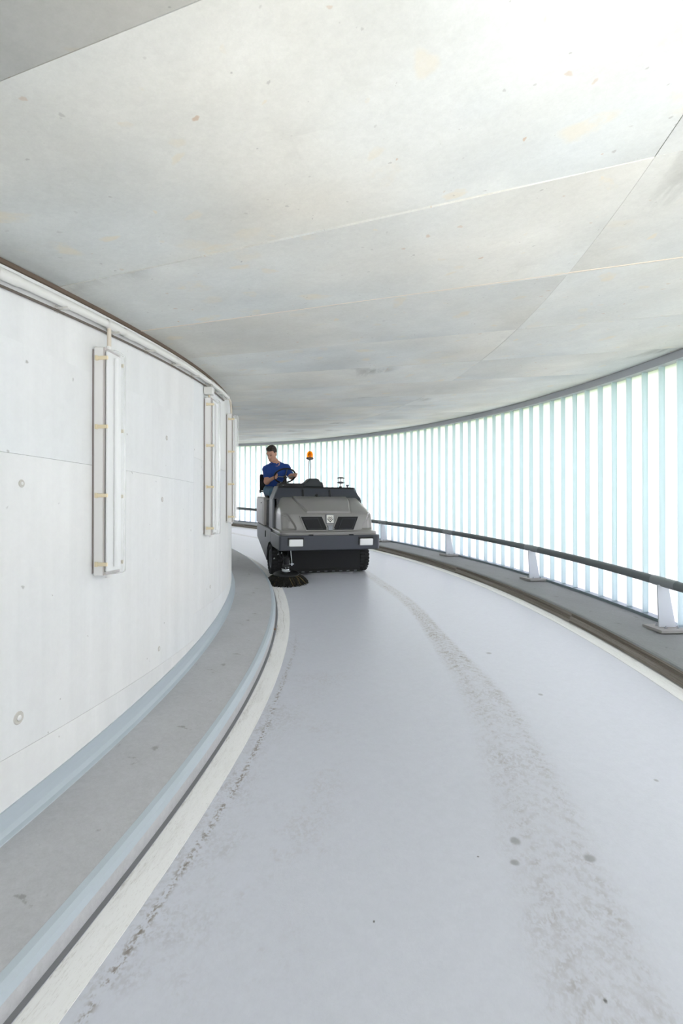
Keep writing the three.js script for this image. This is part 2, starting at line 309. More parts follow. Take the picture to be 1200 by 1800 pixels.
// ceiling: slab with the prints of the formwork boards
const ceiling = group('ceiling', null, structure('pale weathered concrete ceiling marked by formwork board joints', 'ceiling'));
mesh('slab', ring([[12.2, 0.009], [17.7, 0.009], [17.7, 0.3], [12.2, 0.3]], P0, P1, NS, { hFn: (R, h) => ceilH(R) + h }), M.slab, ceiling);
const seam = (i) => { const known = [[0.0693, -0.004], [0.1465, -0.0075], [0.2125, -0.0045], [0.279, -0.0022]]; return i < 0 ? [0.0693 + i * 0.0655, -0.002] : known[i] ?? [0.279 + (i - 3) * 0.0655, -0.001]; };
{
  for (let i = -16; ; i++) {
    const [a, sa] = seam(i), [b, sb] = seam(i + 1); if (b > P1 + 0.001) break;
    for (const [Ra, Rb] of [[12.565, 15.19], [15.19, 17.66]]) {
      const ou = rr(0, 1), ov = rr(0, 1), dz = i === 0 && Ra > 15 ? 0 : rr(-0.0012, 0.0012), e = 0.0016, fl = rnd() < 0.5 ? -1 : 1;
      const prof = [[Ra + 0.0008, 0.012], [Ra + 0.0008, dz + 0.001], [Ra + 0.002, dz], ...[0.25, 0.5, 0.75].map((t) => [lerp(Ra, Rb, t), dz]), [Rb - 0.002, dz], [Rb - 0.0008, dz + 0.001], [Rb - 0.0008, 0.012]];
      const g = ring(prof, a + e / 14.5, b - e / 14.5, 6, { hFn: (R, h) => ceilH(R) + h, shift: (R, t) => lerp(sa, sb, t) * (R - 14), uv: (R, h, p) => [p * 14.5 / 2.7 * fl + ou, R / 2.7 + ov] });
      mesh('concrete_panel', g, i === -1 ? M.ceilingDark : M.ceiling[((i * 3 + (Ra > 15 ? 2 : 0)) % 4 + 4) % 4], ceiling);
    }
  }
  const bead = (p, sl, w) => ring([[12.6, -0.004], [17.2, -0.004], [17.2, 0.006], [12.6, 0.006]], p - w / 29, p + w / 29, 1, { hFn: (R, h) => ceilH(R) + h, shift: (R) => sl * (R - 14) });
  mesh('joint_bead', bead(0.2125, -0.0045, 0.007), std('#ded2c2', 0.8), ceiling, { label: 'cream mortar bead in a board joint' });
}

// glazed outer wall: upright U-shaped glass channels between a top frame and a floor track
const wallRight = group('wall_right', null, structure('curved translucent wall of upright glass channels', 'wall'));
mesh('top_frame', ring([[17.165, 2.79], [17.38, 2.79], [17.38, 2.96], [17.165, 2.96]], P0, P1, NS, { hFn: (R, h) => (h > 2.9 ? ceilH(R) - 0.003 : ceilH(17.17) - 0.085) }), M.frame, wallRight);
mesh('floor_track', ring([[17.165, 0.117], [17.38, 0.117], [17.38, 0.15], [17.165, 0.15]], P0, P1, NS), M.track, wallRight);
{
  const pitch = 0.016, w = pitch * 17.27 - 0.005, d = 0.07, t = 0.007, top = ceilH(17.17) - 0.08, H = top - 0.14 + 0.02;
  const web = box(w, H, t, 0, H / 2, -t / 2), fl = box(t, H, d - t, 0, H / 2, -t - (d - t) / 2);             // x tangent, y up, -z inward
  const seal = box(0.0045, H, 0.012, 0, H / 2, -0.008);
  const n0 = Math.floor((P0 - 0.35102) / pitch) + 1, n1 = Math.floor((P1 - 0.35102) / pitch);
  for (let i = n0; i < n1; i++) {
    const p = 0.35102 + pitch * (i + 0.5), q = P(17.27, p, 0.13);
    const c = mesh('glass_channel', web, M.glass, wallRight); c.position.copy(q); c.rotation.y = p + TH0 + Math.PI / 2;
    for (const e of [-1, 1]) mesh('flange', fl, M.flange, c).position.x = e * (w - t) / 2;
    const sl = mesh('sealant', seal, M.sealant, c); sl.position.set(-pitch * 17.27 / 2, 0, 0);
  }
}
// the meadow outside
mesh('lawn', new THREE.RingGeometry(18.4, 160, 96, 1).rotateX(-Math.PI / 2).translate(X0, -1.4, -Z0), M.lawn, null, structure('green lawn outside the glass wall', 'lawn'));

// ---------------------------------------------------------------- guard rail
{
  const g = group('guard_rail', null, { label: 'dark grey tubular guard rail on tapered steel posts along the glass wall', category: 'guard rail' });
  const o = P(17.02, 0.66, 0.118); g.position.copy(o);
  const rel = (geo) => geo.translate(-o.x, -o.y, -o.z);
  const pts = []; for (let p = -0.3; p <= 1.62; p += 0.02) pts.push(P(17.02, p, 0.59));
  mesh('rail_tube', rel(tubeOf(pts, 0.045, 300, 14)), M.rail, g);
  for (let i = -3; i < 8; i++) {
    const p = 0.3485 + i * 0.1577;
    const sp = []; for (let k = -4; k <= 4; k++) sp.push(P(17.02, p + k * 0.0026 - 0.002, 0.59));
    mesh('sleeve', rel(tubeOf(sp, 0.0475, 14, 14)), M.sleeve, g, { label: 'lighter grey joint sleeve' });
    const post = group('post', g); const b = P(17.02, p, 0.118); post.position.copy(b.sub(o)); post.rotation.y = p + TH0;        // local x points outward
    mesh('web_plate', plate([[-0.045, 0.03], [0.125, 0.03], [0.05, 0.445], [-0.06, 0.445]], 0.016, 0.002).translate(0, 0, -0.008), M.post, post);
    mesh('base_plate', box(0.29, 0.03, 0.30, 0.03, 0.015, 0, 0.004), M.pad, post);
    for (const [x, z] of [[-0.02, -0.07], [-0.02, 0.07], [0.1, -0.07], [0.1, 0.07]]) mesh('bolt', merge(new THREE.CylinderGeometry(0.012, 0.012, 0.012, 6).translate(x, 0.036, z), new THREE.CylinderGeometry(0.006, 0.007, 0.014, 10).translate(x, 0.048, z)), M.bolt, post);
  }
}

// ---------------------------------------------------------------- conduit and wall lamps
const RP = 12.664, HP = 2.468;
{
  const g = group('conduit', null, { label: 'white plastic conduit pipe running under the ceiling along the wall', category: 'pipe' });
  const o = P(12.612, 0.2, HP); g.position.copy(o);
  const rel = (geo) => geo.translate(-o.x, -o.y, -o.z), pts = [];
  for (let p = -0.4; p <= 0.405; p += 0.0125) pts.push(P(RP, p, HP));
  mesh('pipe', rel(tubeOf(pts, 0.0215, 160, 14)), M.conduit, g);
  for (const p of [-0.1, 0.03, 0.128, 0.186, 0.2, 0.26, 0.33, 0.395]) mesh('coupling', rel(tubeOf([P(RP, p - 0.0045, HP), P(RP, p + 0.0045, HP)], 0.0245, 2, 14)), M.conduit, g);
  const cp = []; for (let p = -0.4; p <= 0.41; p += 0.0125) cp.push(P(12.624, p, HP - 0.034));
  mesh('cable', rel(tubeOf(cp, 0.0065, 160, 8)), std('#6b635b', 0.7), g, { label: 'thin dark strand painted as the shadow line under the pipe' });  // dark strand stands for the pipe's shadow line on the wall
  for (let p = -0.38; p < 0.41; p += 0.0345) {
    const q = P(12.612, p + 0.018, HP - 0.025), b = group('bracket', g); b.position.copy(q.sub(o)); b.rotation.y = p + 0.018 + TH0;
    mesh('arm', box(0.075, 0.006, 0.022, 0.0375, 0, 0), M.bracket, b); mesh('foot', box(0.006, 0.035, 0.022, 0.003, 0, 0), M.bracket, b);
  }
}
const lampBits = [];
function wallLamp(p, h0, h1, label) {
  const g = group('wall_lamp', null, { label, category: 'lamp', group: 'tube lamps on the concrete wall' });
  const L = h1 - h0, o = P(12.613, p, h0); g.position.copy(o); g.rotation.y = p + TH0;      // local x out of the wall, z against the climb
  mesh('base_tray', box(0.062, L, 0.15, 0.037, L / 2, 0, 0.012), M.lampBase, g);
  mesh('wall_gap_shadow', box(0.012, L - 0.03, 0.142, 0.003, L / 2, 0), M.gap, g);  // dark strip painting the shaded gap between lamp tray and wall
  mesh('gasket', box(0.006, L - 0.012, 0.152, 0.069, L / 2, 0), M.gasket, g);
  // clear cover: rounded trough, closed at both ends
  const s = new THREE.Shape(); s.moveTo(0, -0.074); s.lineTo(0.012, -0.074); s.bezierCurveTo(0.048, -0.071, 0.058, -0.05, 0.058, 0); s.bezierCurveTo(0.058, 0.05, 0.048, 0.071, 0.012, 0.074); s.lineTo(0, 0.074);
  const cov = new THREE.ExtrudeGeometry(s, { depth: L - 0.05, bevelEnabled: true, bevelSize: 0.012, bevelThickness: 0.012, bevelOffset: -0.012, bevelSegments: 3, curveSegments: 10 }).rotateX(-Math.PI / 2).translate(0.072, 0.022, 0);
  mesh('cover', cov, M.lampLens, g);
  mesh('reflector', box(0.012, L - 0.05, 0.136, 0.08, L / 2, 0, 0.005), M.tube, g);
  mesh('tube', bar([0.098, 0.05, 0], [0.098, L - 0.05, 0], 0.013), M.tube, g);
  for (let k = 0; k < 4; k++) for (const z of [-1, 1]) mesh('clip', merge(box(0.06, 0.02, 0.01, 0.064, 0.065 + k * (L - 0.13) / 3, z * 0.079, 0.003), box(0.014, 0.026, 0.016, 0.03, 0.065 + k * (L - 0.13) / 3, z * 0.081, 0.003)), M.clip, g);
  mesh('cable_gland', bar([0.05, -0.016, 0], [0.05, 0.004, 0], 0.016), M.lampBase, g); mesh('cable_gland', bar([0.05, L - 0.002, 0], [0.05, L + 0.02, 0], 0.014), M.lampBase, g);
  return g;
}
wallLamp(0.184, 1.085, 2.325, 'nearest white tube lamp, the largest on the pale wall');
wallLamp(0.330, 1.085, 2.325, 'middle white tube lamp below the conduit junction box');
wallLamp(0.428, 1.085, 2.325, 'farthest white tube lamp at the rim of the wall beside the driver');
{
  const d1 = P(12.665, 0.184, 2.345), e1 = P(12.665, 0.184, 2.445);
  mesh('feed_pipe', bar(d1, e1, 0.011), std('#ddd3c4', 0.5), null, { label: 'thin cream conduit dropping from the pipe to the nearest tube lamp', category: 'pipe' });
  const j = group('junction_box', null, { label: 'small white junction box on the conduit above the middle tube lamp', category: 'box' });
  const q = P(12.613, 0.326, 2.342); j.position.copy(q); j.rotation.y = 0.326 + TH0;
  mesh('housing', box(0.07, 0.068, 0.085, 0.037, 0.045, 0, 0.008), M.conduit, j); mesh('lid', box(0.008, 0.062, 0.08, 0.076, 0.045, 0, 0.003), M.lampBase, j);
  mesh('cable', tubeOf([[0.04, 0.008, 0], [0.045, -0.01, 0.002], [0.05, -0.03, 0]], 0.007, 10, 8), M.clip, j);
  const pe = [P(RP, 0.404, HP), P(RP + 0.005, 0.414, HP - 0.01), P(RP, 0.424, HP - 0.05), P(12.665, 0.428, HP - 0.135)];
  mesh('feed_pipe', tubeOf(pe, 0.012, 24, 10), std('#ddd3c4', 0.5), null, { label: 'cream cable bending from the conduit end to the farthest tube lamp', category: 'pipe' });
}
// ---------------------------------------------------------------- the photographer's flash beside the camera, turned to the ceiling
{
  const g = group('studio_flash', null, { label: 'photo flash head on a tripod stand behind the camera', category: 'flash' });
  const fx = 1.2, fz = 0.95, y0 = floorY(fx, fz); g.position.set(fx, y0, fz);
  const blk = std('#1c1c1e', 0.5), metal = std('#8a8c90', 0.4, { metalness: 0.7 });
  mesh('pole', bar([0, 0.12, 0], [0, 1.1, 0], 0.014), metal, g);
  for (let k = 0; k < 3; k++) { const a = k * 2.094 + 0.5; mesh('leg', bar([0, 0.42, 0], [Math.cos(a) * 0.45, 0.012, Math.sin(a) * 0.45], 0.011), blk, g); }
  const head = group('head', g); head.position.set(0, 1.18, 0); const target = vec(FL.tx - fx, FL.ty - y0 - 1.18, FL.tz - fz);
  head.quaternion.setFromUnitVectors(vec(0, 1, 0), target.clone().normalize());
  mesh('housing', new THREE.CylinderGeometry(0.06, 0.06, 0.22, 24).translate(0, -0.08, 0), blk, head);
  mesh('reflector', lathe([[0.05, 0.03], [0.09, 0.08], [0.12, 0.14], [0.123, 0.14], [0.094, 0.08], [0.05, 0.026]]), metal, head);
  mesh('flash_lamp', new THREE.CylinderGeometry(0.085, 0.085, 0.006, 24).translate(0, 0.07, 0), std('#ffffff', 0.5, { emissive: new THREE.Color(1, 0.98, 0.95), emissiveIntensity: 2 }), head);
  const sp = new THREE.SpotLight(new THREE.Color(1, 0.96, 0.93), FL.power, 0, FL.angle, 1, 2); sp.castShadow = true; sp.shadow.radius = 4;
  sp.position.set(0, 0.15, 0); head.add(sp); sp.target.position.set(0, 2, 0); head.add(sp.target);
}
//@@MACHINE@@
// ---------------------------------------------------------------- the ride-on sweeper: local x to the outer kerb, y up, z the way it drives
const MP = 0.63, MR = 14.14, mt = MP + TH0;
const ex = vec(Math.cos(mt), 0, -Math.sin(mt)), ez = vec(Math.sin(mt), -K / MR, Math.cos(mt)).normalize(), ey = ez.clone().cross(ex).normalize();
const MQ = new THREE.Quaternion().setFromRotationMatrix(new THREE.Matrix4().makeBasis(ex, ey, ez)), MO = P(MR, MP, 0);
const C = {
  slate: phys('#363a44', 0.36, { clearcoat: 0.3, clearcoatRoughness: 0.3, bumpMap: rep(grainTex, 3, 3), bumpScale: 0.0002 }),
  slateLight: phys('#676b75', 0.42, { clearcoat: 0.3, clearcoatRoughness: 0.3 }),
  hood: phys('#8e8c8a', 0.28, { clearcoat: 0.6, clearcoatRoughness: 0.22 }),
  cover: phys('#bdb9b6', 0.45, { clearcoat: 0.2, clearcoatRoughness: 0.3 }),
  black: std('#15161a', 0.5), matt: std('#17181c', 0.75), under: std('#33363d', 0.6), rubber: std('#17181a', 0.8), tread: std('#26272a', 0.85),
  chrome: std('#c3c7cc', 0.22, { metalness: 1 }), steel: std('#85888d', 0.4, { metalness: 0.8 }),
  white: std('#f2f3f3', 0.35), emblem: std('#ecebe4', 0.4), amberBase: std('#6d645e', 0.5),
  amber: phys([1, 0.5, 0.03], 0.12, { transmission: 0.9, thickness: 0, ior: 1.4 }), amberCore: std([1, 0.62, 0.1], 0.3),
  lens: phys([0.94, 0.95, 0.96], 0.25, { clearcoat: 1, clearcoatRoughness: 0.1 }),
  bristle: std('#15130f', 0.8), straw: std('#8f7a55', 0.8), seat: std('#16181b', 0.7),
  vinyl: std('#2b3036', 0.5),
};
const mach = group('ride_on_sweeper', null, { label: 'grey ride-on sweeper machine with a front side brush driving down the ramp', category: 'sweeper' });
mach.position.copy(MO); mach.quaternion.copy(MQ);
const part = (name, geo, mat, parent = mach, data) => mesh(name, geo, mat, parent, data);
// turns a shape drawn in (z, y) into a plate that is thick along x
const sidePlate = (pts, x, w, bevel = 0.006, holes = []) => plate(pts, w, bevel, holes).rotateY(-Math.PI / 2).translate(x + w / 2, 0, 0);
// plan outline (x, z) extruded upward from y0 to y1
const planPlate = (pts, y0, y1, bevel = 0.006, holes = []) => { const s = plate(pts.map(([x, z]) => [x, -z]), y1 - y0, bevel, holes.map((h) => h.map(([x, z]) => [x, -z]))); return s.rotateX(-Math.PI / 2).translate(0, y0, 0); };
const arcPts = (cx, cz, r, a0, a1, n = 8) => Array.from({ length: n + 1 }, (_, i) => { const a = lerp(a0, a1, i / n); return [cx + r * Math.cos(a), cz + r * Math.sin(a)]; });

// bumper: a deep U-shaped skirt round the nose
const W = 0.83, ZF = 0.79, cr = 0.075;
const bumperOut = [[W, 0.075], ...arcPts(W - cr, ZF - cr, cr, 0, Math.PI / 2), ...arcPts(-W + cr * 0.55, ZF - cr * 0.55, cr * 0.55, Math.PI / 2, Math.PI, 5), [-W, 0.075], [-W + 0.05, 0.075], [-W + 0.05, ZF - 0.08], [W - 0.05, ZF - 0.08], [W - 0.05, 0.075]];
part('bumper', planPlate(bumperOut, 0.475, 0.705, 0.01), C.slate);
part('chassis', merge(box(1.5, 0.2, 1.7, 0, 0.58, -0.2), box(1.1, 0.3, 0.9, 0, 0.4, -0.75), planPlate([[-0.79, 0.1], [-0.79, 0.72], [0.79, 0.72], [0.79, 0.1]], 0.66, 0.7, 0.004)), C.under);
for (const s of [-1, 1]) {
  const lamp = group('headlight', mach); lamp.position.set(s * 0.575, 0.603, ZF);
  part('bezel', box(0.25, 0.125, 0.03, 0, 0.012, 0.004, 0.008), C.black, lamp);
  part('lens', box(0.222, 0.11, 0.05, 0, -0.006, 0.012, 0.014), C.lens, lamp, { label: 'white rectangular headlight lens' });
}
for (const s of [-1, 1]) {
  const sp = part('side_panel', sidePlate([[0.068, 0.725], [-1.36, 0.725], [-1.38, 0.70], [-1.34, 0.47], [-0.31, 0.17], [-0.29, 0.25], [-0.24, 0.4], [-0.12, 0.5], [0.0, 0.53], [0.068, 0.53]], s * (W - 0.025), 0.05, 0.006, [[[-0.49, 0.555], [-0.41, 0.555], [-0.41, 0.665], [-0.49, 0.665]]]), C.slate);
  part('grab_pocket', box(0.012, 0.15, 0.12, s * (W - 0.06), 0.61, -0.45, 0.004), C.slate, sp);
  part('sill', box(0.06, 0.02, 1.36, s * (W - 0.035), 0.732, -0.66, 0.004), C.black, sp);
}

// hood: level slices from the lip up to the bulkhead, with raised lid and hollow cheeks
{
  const keys = [[0.705, 0.765, 0.800, 0.10], [0.742, 0.768, 0.802, 0.10], [0.756, 0.752, 0.795, 0.10], [0.768, 0.712, 0.762, 0.11], [0.788, 0.694, 0.758, 0.12], [0.9, 0.676, 0.758, 0.13], [1.0, 0.655, 0.756, 0.14], [1.035, 0.638, 0.752, 0.15], [1.062, 0.598, 0.746, 0.17], [1.105, 0.51, 0.736, 0.18], [1.165, 0.37, 0.71, 0.17], [1.225, 0.215, 0.69, 0.14], [1.262, 0.1, 0.665, 0.08], [1.275, 0.03, 0.65, 0.02]];
  const NRow = 190, NCol = 320, zb = -0.12, pts = [], uv = [], idx = [];
  const key = (t) => { const x = t * (keys.length - 1), i = Math.min(keys.length - 2, Math.floor(x)), f = x - i, k = (j) => keys[Math.max(0, Math.min(keys.length - 1, j))]; return keys[0].map((_, c) => { const a = k(i - 1)[c], b = k(i)[c], d = k(i + 1)[c], e = k(i + 2)[c]; return b + 0.5 * f * (d - a + f * (2 * a - 5 * b + 4 * d - e + f * (3 * (b - d) + e - a))); }); };
  for (let r = 0; r <= NRow; r++) {
    const [y, zf, hw, rc0] = key(r / NRow), rc = Math.max(0.004, Math.min(rc0, zf - zb - 0.002)), side = Math.max(0, zf - zb - rc), arc = rc * Math.PI / 2, front = hw - rc, half = side + arc + front;
    for (let c = 0; c <= NCol; c++) {
      const s = (c / NCol * 2 - 1) * half, m = half - Math.abs(s), sg = Math.sign(s) || 1; let x, z;      // m: distance from the back edge of the side
      if (m < side) { x = hw; z = zb + m; } else if (m < side + arc) { const a = (m - side) / rc; x = hw - rc + rc * Math.cos(a); z = zf - rc + rc * Math.sin(a); } else { x = front - (m - side - arc); z = zf; }
      z -= 0.028 * (x / hw) ** 2 * sstep(zb, zb + 0.45, z);
      pts.push(vec(sg * x, y, z)); uv.push(sg * x, y);
    }
  }
  const row = NCol + 1, nrm = pts.map((p, i) => { const r = Math.floor(i / row), c = i % row, a = pts[r * row + Math.max(0, c - 1)], b = pts[r * row + Math.min(NCol, c + 1)], d = pts[Math.max(0, r - 1) * row + c], e = pts[Math.min(NRow, r + 1) * row + c]; return b.clone().sub(a).cross(e.clone().sub(d)).normalize(); });
  const fin = pts.map((p, i) => {
    const ax = Math.abs(p.x), y = p.y, lid = lerp(0.365, 0.47, sstep(1.05, 1.27, y));
    let d = 0.017 * (1 - sstep(lid - 0.008, lid + 0.004, ax)) * sstep(1.052, 1.06, y);
    d -= 0.009 * (Math.exp(-(((ax - lid - 0.012) / 0.008) ** 2)) * sstep(1.05, 1.06, y) + Math.exp(-(((y - 1.049) / 0.004) ** 2)) * (ax < lid ? 1 : 0));
    const xb = lerp(0.535, 0.69, sstep(0.79, 1.1, y));
    d -= 0.042 * sstep(xb, xb + 0.024, ax) * sstep(0.775, 0.81, y) * (1 - sstep(1.06, 1.14, y)) * sstep(0.3, 0.75, nrm[i].z);
    const yc = 0.93 + 0.06 * sstep(0.66, 0.72, ax);
    d -= 0.012 * Math.exp(-(((y - yc) / 0.007) ** 2)) * sstep(xb + 0.03, xb + 0.06, ax) * sstep(0.2, 0.5, nrm[i].z);
    return p.clone().addScaledVector(nrm[i], d);
  });
  for (let r = 0; r < NRow; r++) for (let c = 0; c < NCol; c++) { const k = r * row + c; idx.push(k, k + 1, k + row, k + 1, k + row + 1, k + row); }
  const g = new THREE.BufferGeometry(); g.setAttribute('position', new THREE.Float32BufferAttribute(fin.flatMap((p) => p.toArray()), 3)); g.setAttribute('uv', new THREE.Float32BufferAttribute(uv, 2)); g.setIndex(idx); g.computeVertexNormals();
  const hood = part('hood', g, C.hood);
  part('bulkhead', planPlate([[-0.74, 0.0], [-0.74, 0.08], [0.74, 0.08], [0.74, 0.0]], 0.7, 1.24, 0.004), C.slate);
  for (const s of [-1, 1]) part('lip_catch', box(0.07, 0.018, 0.03, s * 0.33, 0.712, 0.775, 0.004), C.black, hood);
  // grille halves: outline in x/y, leaning with the nose
  const lean = (geo, z = 0.683) => geo.rotateX(-0.17).translate(0, 0.885, z);
  for (const s of [-1, 1]) {
    const q = [[0.135, 0.108], [0.478, 0.108], [0.388, -0.105], [0.045, -0.105]].map(([x, y]) => [s * x, y]); if (s < 0) q.reverse();
    const gr = part('grille', lean(plate(q, 0.022, 0.004).translate(0, 0, -0.012)), C.matt, hood, { label: 'black grille opening' });
    const fr = [[0.20, 0.075], [0.44, 0.075], [0.362, -0.09], [0.128, -0.09]].map(([x, y]) => [s * x, y]); if (s < 0) fr.reverse();
    part('grille_mesh', lean(plate(fr, 0.008, 0.003).translate(0, 0, 0.009)), C.matt, gr, { label: 'inner mesh panel with a thin rim' });
    const fi = [[0.206, 0.068], [0.432, 0.068], [0.357, -0.084], [0.136, -0.084]].map(([x, y]) => [s * x, y]); if (s < 0) fi.reverse();
    part('grille_rim', lean(plate(fr, 0.004, 0.001, [fi]).translate(0, 0, 0.016)), C.vinyl, gr);
    part('clasp', merge(bar([s * 0.055, 0.815, 0.69], [s * 0.055, 0.775, 0.702], 0.009), box(0.02, 0.014, 0.02, s * 0.06, 0.80, 0.7, 0.003)), C.steel, hood);
    const rim = [[0.12, 0.12], [0.495, 0.12], [0.399, -0.117], [0.03, -0.117]].map(([x, y]) => [s * x, y]); if (s < 0) rim.reverse();
    const inn = [[0.134, 0.109], [0.479, 0.109], [0.389, -0.106], [0.044, -0.106]].map(([x, y]) => [s * x, y]); if (s < 0) inn.reverse();
    part('grille_frame', lean(plate(rim, 0.022, 0.003, [inn]).translate(0, 0, -0.012)), C.hood, hood);
  }
  part('latch', merge(lean(box(0.075, 0.075, 0.03, 0, -0.075, 0, 0.006)), lean(box(0.1, 0.02, 0.036, 0, -0.04, 0, 0.004))), C.steel, hood);
  // square badge with three nested chevrons
  const bd = group('badge', hood); bd.position.set(0, 0.952, 0.668); bd.rotation.x = -0.17;
  part('badge_frame', plate([[-0.068, -0.074], [0.068, -0.074], [0.068, 0.074], [-0.068, 0.074]], 0.016, 0.005).translate(0, 0, -0.002), C.slateLight, bd);
  part('badge_face', plate([[-0.058, -0.064], [0.058, -0.064], [0.058, 0.064], [-0.058, 0.064]], 0.006, 0.002).translate(0, 0, 0.013), C.emblem, bd);
  for (const [y, w, t] of [[0.044, 0.022, 0.011], [0.03, 0.034, 0.013], [0.012, 0.047, 0.016]]) for (const s of [-1, 1]) {
    const q = [[0, y - w * 1.05 - t], [s * w, y - t], [s * w, y], [0, y - w * 1.05]]; if (s < 0) q.reverse();
    part('chevron', plate(q, 0.003, 0).translate(0, 0, 0.0185), C.black, bd);
  }
}
// console behind the hood: leaning panel, cheek plates, hatch
{
  const cons = group('console', mach);
  const pan = [[-0.785, 1.235], [0.735, 1.235], [0.735, 1.262], [0.615, 1.425], [-0.705, 1.425], [-0.785, 1.24]];
  part('front_panel', plate(pan, 0.03, 0.006).rotateX(-0.35).translate(0, 0.075, 0.455), C.slate, cons);
  part('top_strip', box(1.33, 0.046, 0.06, -0.035, 1.424, -0.035, 0.008), C.matt, cons);
  part('top_deck', box(1.3, 0.02, 0.3, -0.045, 1.424, -0.22, 0.006), C.matt, cons);
  for (const s of [-1, 1]) part('cheek_plate', sidePlate([[-0.3, 0.72], [0.02, 0.72], [-0.02, 1.24], [-0.3, 1.24]], s * 0.775 + (s > 0 ? -0.03 : 0), 0.035), C.slateLight, cons);
  for (const s of [-1, 1]) {
    const g = new THREE.BoxGeometry(1, 1, 1), pa = g.attributes.position, off = s > 0 ? 0.055 : 0;
    for (let i = 0; i < pa.count; i++) { const up = pa.getY(i) > 0, fr = pa.getZ(i) > 0, out = pa.getX(i) * s > 0; pa.setXYZ(i, s * ((up ? 0.705 : 0.795) - (out ? 0 : 0.035) - off), up ? 1.446 : 1.232, up ? (fr ? -0.03 : -0.34) : (fr ? 0.03 : -0.3)); }
    g.computeVertexNormals(); part('cheek_slope', g, C.slateLight, cons);
  }
  const lean = (geo) => geo.rotateX(-0.35).translate(0, 0.075, 0.455);
  part('hatch', lean(box(0.44, 0.15, 0.02, -0.055, 1.345, 0.034, 0.006)), C.slate, cons);
  for (const x of [-0.29, 0.18]) part('hinge', lean(merge(box(0.03, 0.13, 0.03, x, 1.33, 0.035, 0.005), box(0.012, 0.02, 0.02, x, 1.39, 0.05, 0.003))), C.black, cons);
  part('hatch_latch', lean(merge(new THREE.CylinderGeometry(0.022, 0.026, 0.03, 16).rotateX(Math.PI / 2).translate(-0.055, 1.297, 0.045), box(0.014, 0.03, 0.02, -0.055, 1.275, 0.05, 0.003))), C.black, cons);
  part('hatch_shadow_strip', lean(box(0.46, 0.014, 0.026, -0.055, 1.262, 0.03, 0.003)), C.black, cons);  // black strip painted in as the shadow along the hatch's lower edge
  // black instrument housing and its hump
  part('dash', plate([[-0.68, 1.435], [0.1, 1.435], [0.075, 1.5], [-0.655, 1.5]], 0.22, 0.015).translate(0, 0, -0.32), C.black, cons);
  part('dash_hump', plate([[-0.255, 1.44], [0.115, 1.44], [0.09, 1.525], [0.05, 1.535], [0.02, 1.58], [-0.02, 1.592], [-0.1, 1.59], [-0.155, 1.575], [-0.19, 1.535], [-0.245, 1.5]], 0.2, 0.02).translate(0, 0, -0.285), C.vinyl, cons);
  for (const [x, y] of [[-0.64, 1.505], [-0.6, 1.46], [-0.1, 1.465]]) part('screw', new THREE.SphereGeometry(0.009, 10, 8).translate(x, y, -0.1), C.chrome, cons);
  const cap = group('vent_cap', cons); cap.position.set(0.452, 1.43, -0.2);
  part('stem', merge(bar([0, 0, 0], [0, 0.035, 0], 0.026), bar([0, 0.03, 0], [0, 0.185, 0], 0.007)), C.black, cap);
  part('lower_disc', lathe([[0.001, 0.075], [0.028, 0.08], [0.068, 0.098], [0.068, 0.106], [0.02, 0.118], [0.001, 0.12]]), C.slateLight, cap);
  part('clear_body', lathe([[0.05, 0.107], [0.056, 0.12], [0.056, 0.165], [0.05, 0.176]]), phys([0.97, 0.98, 0.98], 0.2, { transmission: 0.9, thickness: 0, ior: 1.4 }), cap);
  part('upper_disc', lathe([[0.001, 0.172], [0.068, 0.172], [0.068, 0.18], [0.03, 0.195], [0.001, 0.198]]), C.black, cap);
  part('filler_cap', merge(new THREE.CylinderGeometry(0.03, 0.02, 0.03, 16).translate(0.577, 1.478, -0.2), bar([0.577, 1.43, -0.2], [0.577, 1.47, -0.2], 0.012)), C.slateLight, cons);
}
// right-hand hopper cover behind the hood, footwell and rear cover under the seat
part('hopper_cover', plate([[0.52, 0.735], [0.825, 0.735], [0.832, 0.8], [0.825, 1.11], [0.79, 1.16], [0.72, 1.2], [0.52, 1.2]], 1.05, 0.02).translate(0, 0, -1.0), C.cover);
part('footwell', merge(box(0.02, 0.46, 0.2, -0.745, 0.98, -0.26), box(0.02, 0.46, 0.2, 0.745, 0.98, -0.26), box(1.5, 0.03, 0.5, -0.02, 0.755, -0.15), box(1.56, 0.44, 0.3, 0, 0.97, -0.5), box(0.9, 0.04, 0.25, 0.1, 1.2, -0.55)), C.under);
{
  const rc = part('rear_cover', sidePlate([[-0.64, 0.74], [-0.63, 1.17], [-0.69, 1.225], [-1.4, 1.225], [-1.46, 1.18], [-1.46, 0.74]], 0, 1.66, 0.02), C.cover);
  part('cover_seam', sidePlate([[-0.74, 0.76], [-0.735, 0.76], [-0.735, 1.16], [-0.74, 1.16]], -0.829, 0.006, 0), C.slateLight, rc);
  part('cover_latch', box(0.012, 0.012, 0.05, -0.832, 1.13, -0.9, 0.003), C.black, rc);
}
// seat
{
  const seat = group('seat', mach);
  part('cushion', box(0.36, 0.07, 0.40, -0.58, 1.262, -0.82, 0.03), C.seat, seat);
  part('backrest', box(0.47, 0.30, 0.07, 0, 0, 0, 0.03).rotateX(-0.12).translate(-0.6, 1.5, -1.09), C.seat, seat);
  part('seat_bracket', box(0.3, 0.16, 0.03, -0.6, 1.33, -1.07), C.black, seat);
  part('adjuster', merge(bar([-0.83, 1.335, -1.06], [-0.7, 1.335, -1.06], 0.013), bar([-0.83, 1.305, -1.06], [-0.83, 1.365, -1.06], 0.016)), C.black, seat);
}
